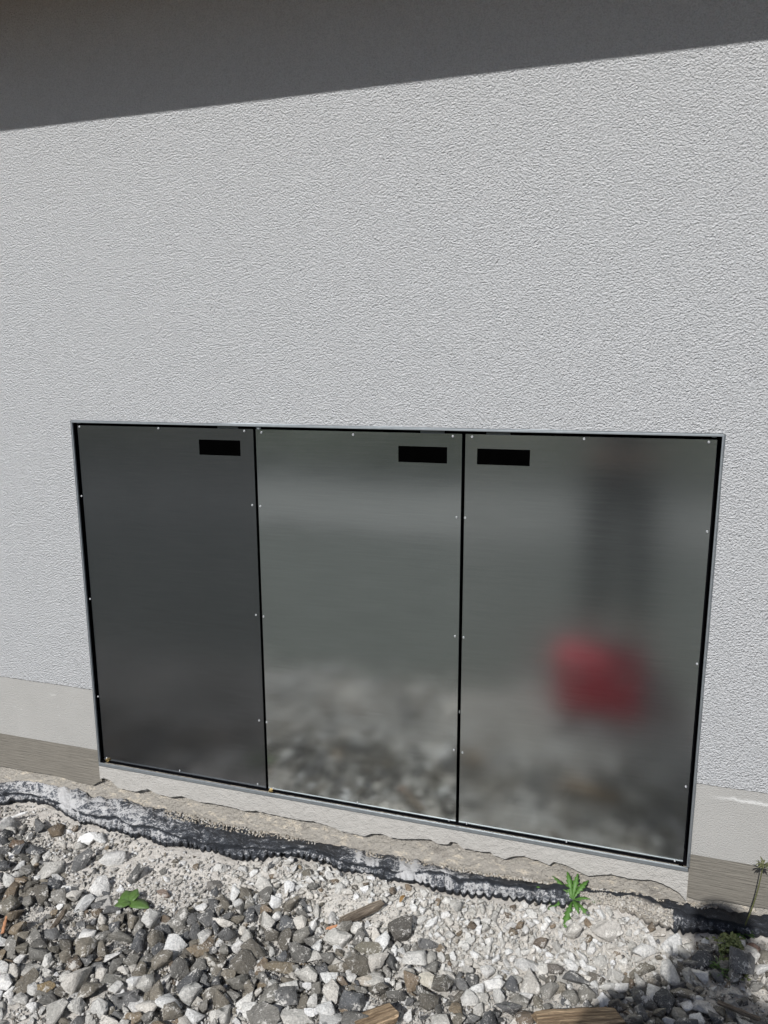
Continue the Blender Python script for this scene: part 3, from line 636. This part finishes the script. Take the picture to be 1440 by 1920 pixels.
# curved plaster shard at the left, one end in the air
P0 = [on_ground(-16,1546,.006), on_ground(-4,1541,.012), on_ground(6,1537,.018), on_ground(20,1534,.022), on_ground(34,1528,.027), on_ground(50,1523,.031)]
mb = MB(); wds = [.026,.024,.018,.013,.010,.004]; vs = []
for p, wd in zip(P0, wds):
    for s_, h_ in ((-1,-1),(1,-1),(1,1),(-1,1)): vs.append((p[0]+.3*s_*wd, p[1]+s_*wd, p[2]+h_*.0028+random.uniform(-.001,.001)))
mb.add(vs, [(i*4+k, i*4+(k+1) % 4, i*4+4+(k+1) % 4, i*4+4+k) for i in range(5) for k in range(4)] + [(3,2,1,0), (20,21,22,23)])
mb.add([(P0[1][0]-.005,P0[1][1]-.02,P0[1][2]+.003),(P0[1][0]+.012,P0[1][1]-.018,P0[1][2]+.002),(P0[1][0]+.008,P0[1][1]-.055,P0[1][2]-.012),(P0[1][0]-.012,P0[1][1]-.055,P0[1][2]-.012),
        (P0[1][0]-.005,P0[1][1]-.02,P0[1][2]-.003),(P0[1][0]+.012,P0[1][1]-.018,P0[1][2]-.004),(P0[1][0]+.008,P0[1][1]-.055,P0[1][2]-.018),(P0[1][0]-.012,P0[1][1]-.055,P0[1][2]-.018)],
       [(0,1,2,3),(7,6,5,4),(0,4,5,1),(1,5,6,2),(2,6,7,3),(3,7,4,0)])
o = mb.build('plaster_shard', M['white'], None, bevel=.0012); tag(o, 'white forked plaster shard sticking up from the sand at the left edge', 'plaster shard')
# lumps of dried plaster
def lump(q, s, label, seed, m='white', sq=.45):
    P = on_ground(*q, .004); V, Fc = stone_proto(seed, 22, .05, sq); V = V*s
    mb = MB(); mb.v = [tuple(v) for v in V.tolist()]; mb.f = [tuple(f) for f in Fc.tolist()]
    o = mb.build('plaster_lump', M[m], None); o.location = P; o.rotation_euler.z = seed; tag(o, label, 'plaster lump', 'dried plaster lumps'); return o
lump((165,1573), .034, 'pale plaster lump on the sand just below the membrane at the left', 501)
lump((12,1612), .030, 'white cracked plaster lump under the brown rock at the left edge', 502)
lump((215,1610), .040, 'broad flat pale plaster lump between membrane and oblong dark stone', 503, 'mortar', .3)
lump((190,1700), .036, 'flat crusted lime lump left of the round leaved weed', 505, 'mortar', .3)
lump((500,1900), .034, 'white plaster lump at the bottom edge left of the short board offcut', 506)
M['rust'] = plain('dry_leaf', (.16,.09,.03), (.30,.19,.08), .7, 60, .002)
P = on_ground(755, 1691, .014); mb = MB(); vs = []
for i in range(8):
    t = i/7; wv = .007*math.sin(math.pi*min(.95, t+.05))
    for s_ in (-1, 0, 1): vs.append((P[0]-.004+.006*t+s_*wv*.7, P[1]-.014+.03*t, P[2]+.003+.008*math.sin(3*t)+abs(s_)*.004))
mb.add(vs, [(i*3+k, i*3+k+1, i*3+k+4, i*3+k+3) for i in range(7) for k in range(2)])
o = mb.build('dry_leaf', M['rust'], None); s = o.modifiers.new('s', 'SOLIDIFY'); s.thickness = .0006; tag(o, 'curled rust brown dry leaf standing in the grit above the wood splinter', 'leaf')

# ------------------------------------------------------------------ weeds
def leaf(mb, base, yaw, L, wd, rise, droop, lobes=0, n=22, fold=.25, seed=0, point=True):
    r = random.Random(seed); p = Vector(base); vs = []; u = Vector((math.cos(yaw), math.sin(yaw), 0)); s = Vector((-u.y, u.x, 0)); tw = r.uniform(-.3, .3)
    for i in range(n+1):
        t = i/n; el = rise*(1-t) - droop*t; d = u*math.cos(el) + Vector((0,0,1))*math.sin(el); nn = s.cross(d)
        prof = (math.sin(math.pi*t**.75)**.8 if not point else (t/.62)**.75 if t < .62 else max(0, (1-t)/.38)**.7)
        prof = max(prof, .10 if t < .9 else 0.02)
        if lobes: prof *= .55 + .65*((t*lobes) % 1) + r.uniform(-.05, .05)
        wv = wd*prof
        sd = (s*math.cos(tw*t) + nn*math.sin(tw*t))
        vs += [p - sd*wv + nn*wv*fold, p, p + sd*wv + nn*wv*fold]; p = p + d*(L/n)
    mb.add(vs, [(i*3+k, i*3+k+1, i*3+k+4, i*3+k+3) for i in range(n) for k in range(2)])
def fin(mb, name, m, parent, th=.0005):
    o = mb.build(name, m, parent, smooth=True); s = o.modifiers.new('s', 'SOLIDIFY'); s.thickness = th; return o
P = on_ground(1073, 1690, .010); rt = empty('sow_thistle', P, 'spiky bright green toothed weed rosette growing beside the membrane', 'weed')
# (yaw in degrees measured on the ground, length, width, rise, droop)
for i, (yw, L, wd, ri, dr) in enumerate([(168,.088,.0095,.45,.35),(140,.070,.0085,.9,.2),(110,.062,.0080,1.15,-.3),(78,.060,.0075,1.2,-.4),(52,.062,.0080,1.0,0),(8,.072,.0100,.5,.45),(-42,.062,.0095,.55,.9),(-98,.088,.0100,.35,.75),(-150,.070,.0090,.4,.9),(200,.055,.0085,.6,.8),(-10,.045,.007,1.0,.1),(125,.040,.006,1.2,0),(-70,.05,.008,.9,.7)]):
    m_ = MB(); leaf(m_, P, math.radians(yw), L*1.2, wd*1.18, ri, dr, 7, 42, .22, i); fin(m_, 'leaf', M['leaf'], rt)
P = on_ground(243, 1690, .017); rt = empty('round_leaved_weed', P, 'low dark green round leaved weed in pale sand, left side', 'weed')
for i, (yw, L, wd, ri, dr) in enumerate([(0,.062,.014,.35,.2),(150,.036,.0165,.5,.3),(100,.032,.013,.7,.1),(195,.030,.014,.4,.5),(-120,.034,.013,.3,.3),(-75,.024,.010,.6,.4),(60,.026,.009,.8,.2)]):
    m_ = MB(); leaf(m_, P, math.radians(yw)-.2, L*1.2, wd*1.3, ri, dr, 0, 14, .18, 40+i, False); fin(m_, 'leaf', M['leaf_dark'], rt)
# tall stalk at the right edge
B0 = on_ground(1389, 1752, .0); rt = empty('tall_stalk_weed', B0, 'tall thin bare stalk with a small green bud at right edge', 'weed')
zt = .055; d = ray(1431, 1622); yk = B0[1]-.02; Tt = CAM + d*(yk-CAM[1])/d[1]
pts = [Vector(B0)*(1-t)**1 + Vector(Tt)*t + Vector((.006*math.sin(math.pi*t), 0, 0)) for t in np.linspace(0, 1, 12)]
MB().tube(pts, list(np.linspace(.0022, .0012, 12)), 7).build('stem', M['stem'], rt, smooth=True)
mb = MB(); rnd = random.Random(3)
for i in range(26): leaf(mb, pts[-1], rnd.uniform(0, 6.28), rnd.uniform(.012, .026), .0022, rnd.uniform(-.2, 1.3), rnd.uniform(.2, .9), 0, 6, .2, i)
fin(mb, 'flower_bud', M['stem'], rt, .0003)
mb = MB()
for i in range(16): leaf(mb, B0, rnd.uniform(0, 6.28), rnd.uniform(.02, .05), .004, rnd.uniform(.3, 1.3), .6, 0, 8, .2, i+50)
fin(mb, 'leaf', M['leaf_dark'], rt, .0003)
P = on_ground(1366, 1785, .004); rt = empty('clover_tuft', P, 'shaded clump of small crinkled green leaves beside the big dark rock', 'weed')
mb = MB()
for i in range(230):
    t = rnd.random(); c = Vector(P) + Vector((rnd.gauss(0, .017)+.006, rnd.gauss(-.012, .026), 0)); h = max(.006, .034 - 18*((c.x-P[0])**2+(c.y-P[1])**2)) + rnd.uniform(-.006, .006)
    leaf(mb, (c.x, c.y, P[2]+h), rnd.uniform(0, 6.28), rnd.uniform(.007, .015), rnd.uniform(.003, .0055), rnd.uniform(-.2, .9), rnd.uniform(.1, 1), 0, 5, .3, i, False)
fin(mb, 'foliage', M['leaf_moss'], rt, .0003)
mb = MB()
for i in range(14): mb.tube([(P[0]+rnd.gauss(0,.006), P[1]+rnd.gauss(0,.006), P[2]-.006), (P[0]+rnd.gauss(0,.018), P[1]+rnd.gauss(0,.018), P[2]+.028)], .0008, 5)
mb.build('stem', M['stem'], rt)
# small thin leafed weed below the stalk
P = on_ground(1352, 1822, .004); rt = empty('grass_tuft', P, 'thin dark grass tuft under the shaded leafy clump', 'weed')
mb = MB()
for i in range(26): leaf(mb, (P[0]+rnd.gauss(0,.008), P[1]+rnd.gauss(0,.008), P[2]), rnd.uniform(0, 6.28), rnd.uniform(.025, .05), .0016, rnd.uniform(.5, 1.4), .5, 0, 7, .2, i)
fin(mb, 'foliage', M['leaf_dark'], rt, .0003)

# ------------------------------------------------------------------ what the doors reflect: the photographer, a red tool box, hedge, shed
def skin(name, pts, edges, m, parent, sub=2, root=0):
    me = bpy.data.meshes.new(name); me.from_pydata([p[0] for p in pts], edges, []); me.update()
    o = link(name, me, m, parent, True); s = o.modifiers.new('skin', 'SKIN')
    for v, p in zip(me.skin_vertices[0].data, pts): v.radius = p[1] if hasattr(p[1], '__len__') else (p[1], p[1])
    me.skin_vertices[0].data[root].use_root = True; s.use_smooth_shade = True
    b = o.modifiers.new('sub', 'SUBSURF'); b.levels = sub; b.render_levels = sub; return o
GZ = -.145; PXx, PY = 1.60, -2.02
M['skin'] = plain('skin', (.50,.31,.23), (.56,.36,.27), .5, 30); M['hair'] = plain('hair', (.03,.02,.015), (.06,.04,.03), .6, 120, .004)
M['trouser'] = plain('dark_trousers', (.028,.032,.042), (.04,.045,.055), .85, 60, .003); M['jacket'] = plain('dark_jacket', (.03,.037,.045), (.045,.052,.062), .85, 60, .003)
M['shoe'] = plain('shoe_leather', (.03,.025,.02), (.05,.04,.03), .6, 60)
man = empty('person', (PXx, PY, GZ), 'standing person in dark jacket and trousers photographing the cabinet with both hands', 'person')
def q(x, y, z): return (PXx+x, PY+y, GZ+z)
HN = (CAM[0]-PXx, CAM[1]-PY-.02, CAM[2]-GZ)   # the phone, held in front of the face
pts = [(q(0,0,.96),(.15,.11)), (q(0,.0,1.12),(.14,.10)), (q(0,0,1.32),(.17,.11)), (q(0,-.01,1.46),(.13,.08)), (q(0,0,1.53),.055), (q(0,.03,1.60),(.068,.078)), (q(0,.035,1.68),(.078,.092)), (q(0,.03,1.75),(.066,.075)),
       (q(-.19,0,1.43),.055), (q(-.25,.10,1.20),.045), (q(-.10,HN[1]-.06,HN[2]-.02),.026), (q(.19,0,1.43),.055), (q(.24,.10,1.20),.045), (q(.02,HN[1]-.06,HN[2]-.02),.026),
       (q(-.10,0,.86),.095), (q(-.11,.02,.48),.058), (q(-.115,0,.09),.038), (q(-.125,.13,.03),.034), (q(.10,0,.86),.095), (q(.11,.02,.48),.058), (q(.115,0,.09),.038), (q(.13,.13,.03),.034)]
ed = [(0,1),(1,2),(2,3),(3,4),(4,5),(5,6),(6,7),(3,8),(8,9),(9,10),(3,11),(11,12),(12,13),(0,14),(14,15),(15,16),(16,17),(0,18),(18,19),(19,20),(20,21)]
# fingers and thumbs closed round the sides of the phone
for hb, s in ((10, -1), (13, 1)):
    bx = HN[0] + s*.030; k = len(pts); pts.append((q(bx+s*.012, HN[1]-.035, HN[2]-.03), (.024, .016))); ed.append((hb, k))
    for j in range(4):
        z = HN[2] - .05 + .021*j; L = (.9, 1.0, 1.05, .85)[j]
        a0 = len(pts); pts += [(q(bx+s*.026, HN[1]-.018, z), .0088), (q(bx+s*.020, HN[1]+.004*L, z+.004), .0078), (q(bx+s*.010, HN[1]+.010*L, z+.006), .0068)]; ed += [(k, a0), (a0, a0+1), (a0+1, a0+2)]
    a0 = len(pts); pts += [(q(bx+s*.004, HN[1]-.03, HN[2]+.0), .010), (q(bx-s*.012, HN[1]-.024, HN[2]+.02), .0085)]; ed += [(k, a0), (a0, a0+1)]
skin('body', pts, ed, M['skin'], man)
skin('trousers', [(q(0,0,1.0),(.165,.125)), (q(0,0,.93),(.17,.13)), (q(-.10,0,.84),.112), (q(-.11,.02,.48),.082), (q(-.115,0,.10),.068), (q(.10,0,.84),.112), (q(.11,.02,.48),.082), (q(.115,0,.10),.068)], [(0,1),(1,2),(2,3),(3,4),(1,5),(5,6),(6,7)], M['trouser'], man)
skin('jacket', [(q(0,0,.92),(.178,.135)), (q(0,0,1.12),(.165,.125)), (q(0,0,1.32),(.195,.135)), (q(0,-.01,1.46),(.15,.10)), (q(0,-.01,1.52),.075), (q(-.20,0,1.42),.074), (q(-.255,.10,1.19),.062), (q(-.13,HN[1]-.12,HN[2]-.045),.042), (q(.20,0,1.42),.074), (q(.245,.10,1.19),.062), (q(.05,HN[1]-.12,HN[2]-.045),.042)],
     [(0,1),(1,2),(2,3),(3,4),(3,5),(5,6),(6,7),(3,8),(8,9),(9,10)], M['jacket'], man)
skin('hair', [(q(0,-.035,1.64),.055), (q(0,-.02,1.73),(.082,.088)), (q(0,.02,1.79),(.066,.07))], [(0,1),(1,2)], M['hair'], man)
for s in (-1, 1): skin('shoe', [(q(s*.12,-.05,.045),.042), (q(s*.122,.05,.045),.045), (q(s*.13,.17,.032),.036)], [(0,1),(1,2)], M['shoe'], man)
for s in (-1, 1): skin('ear', [(q(s*.082,.02,1.665),.012), (q(s*.088,.018,1.69),.014)], [(0,1)], M['skin'], man, 1)
skin('nose', [(q(0,.118,1.69),.008), (q(0,.135,1.665),.013)], [(0,1)], M['skin'], man, 1)
M['eye'] = plain('eye_dark', (.05,.04,.03), (.08,.06,.05), .3); M['lip'] = plain('lips', (.40,.18,.15), (.45,.21,.17), .5)
for s in (-1, 1): skin('eye', [(q(s*.030,.112,1.70),.010), (q(s*.036,.110,1.70),.009)], [(0,1)], M['eye'], man, 1)
skin('mouth', [(q(-.018,.118,1.628),.006), (q(0,.123,1.628),.007), (q(.018,.118,1.628),.006)], [(0,1),(1,2)], M['lip'], man, 1, 1)
ph = MB().box((-.037, -.0085, -.078), (.037, 0, .078)).build('smartphone', plain('phone_glass', (.01,.01,.012), (.02,.02,.024), .2), None, bevel=.004)
ph.matrix_world = Matrix.Translation(Vector(CAM) - Vector(FW)*.012) @ cam.matrix_world.to_3x3().to_4x4() @ Matrix.Rotation(math.radians(90), 4, 'X')
tag(ph, 'dark smartphone held upright in the hands of the photographing person', 'phone')
# red tool box standing on the gravel in front of the person, seen only as a reflection
tb = empty('tool_box', (1.535,-1.18,-.14), 'red plastic tool box on the gravel, seen blurred in the right door', 'tool box')
M['red'] = plain('red_plastic', (.34,.022,.04), (.38,.03,.05), .9)
MB().box((1.36, -1.25, -.145), (1.70, -1.03, .07)).build('body', M['red'], tb, bevel=.015)
MB().box((1.355, -1.255, .072), (1.705, -1.025, .105)).build('lid', M['red'], tb, bevel=.012)
MB().tube([(1.45,-1.14,.103),(1.46,-1.14,.135),(1.61,-1.14,.135),(1.62,-1.14,.103)], .010, 8).build('handle', M['shoe'], tb)
for x in (1.45, 1.62): MB().box((x-.015, -1.0245, .04), (x+.015, -1.017, .09)).build('latch', M['galv'], tb)
# hedge and low shed far behind
def hedge(x0, x1, y0, y1, z1, label, seed):
    r = np.random.default_rng(seed); n = 9000; P = np.stack([r.uniform(x0, x1, n), r.uniform(y0, y1, n), r.uniform(-.2, z1, n) + .12*np.sin(r.uniform(x0, x1, n)*3)], -1)
    d1 = r.normal(size=(n, 3))*.05; d2 = r.normal(size=(n, 3))*.05; V = np.stack([P-d1, P+d2, P+d1, P-d2], 1).reshape(-1, 3)
    mb = MB(); mb.v = [tuple(v) for v in V.tolist()]; mb.f = [(4*i, 4*i+1, 4*i+2, 4*i+3) for i in range(n)]
    hd = empty('hedge', ((x0+x1)/2, (y0+y1)/2, -.2), label, 'hedge'); mb.build('foliage', M['leaf_dark'], hd)
    for x in np.arange(x0+.3, x1, 2.0): MB().tube([(x, (y0+y1)/2, -.2), (x+.1, (y0+y1)/2, z1*.7)], .03, 6).build('trunk', M['wood_grey'], hd)
hedge(-14, 14, -9.6, -8.6, 1.5, 'long dark green hedge beyond the lane behind the photographer', 4)
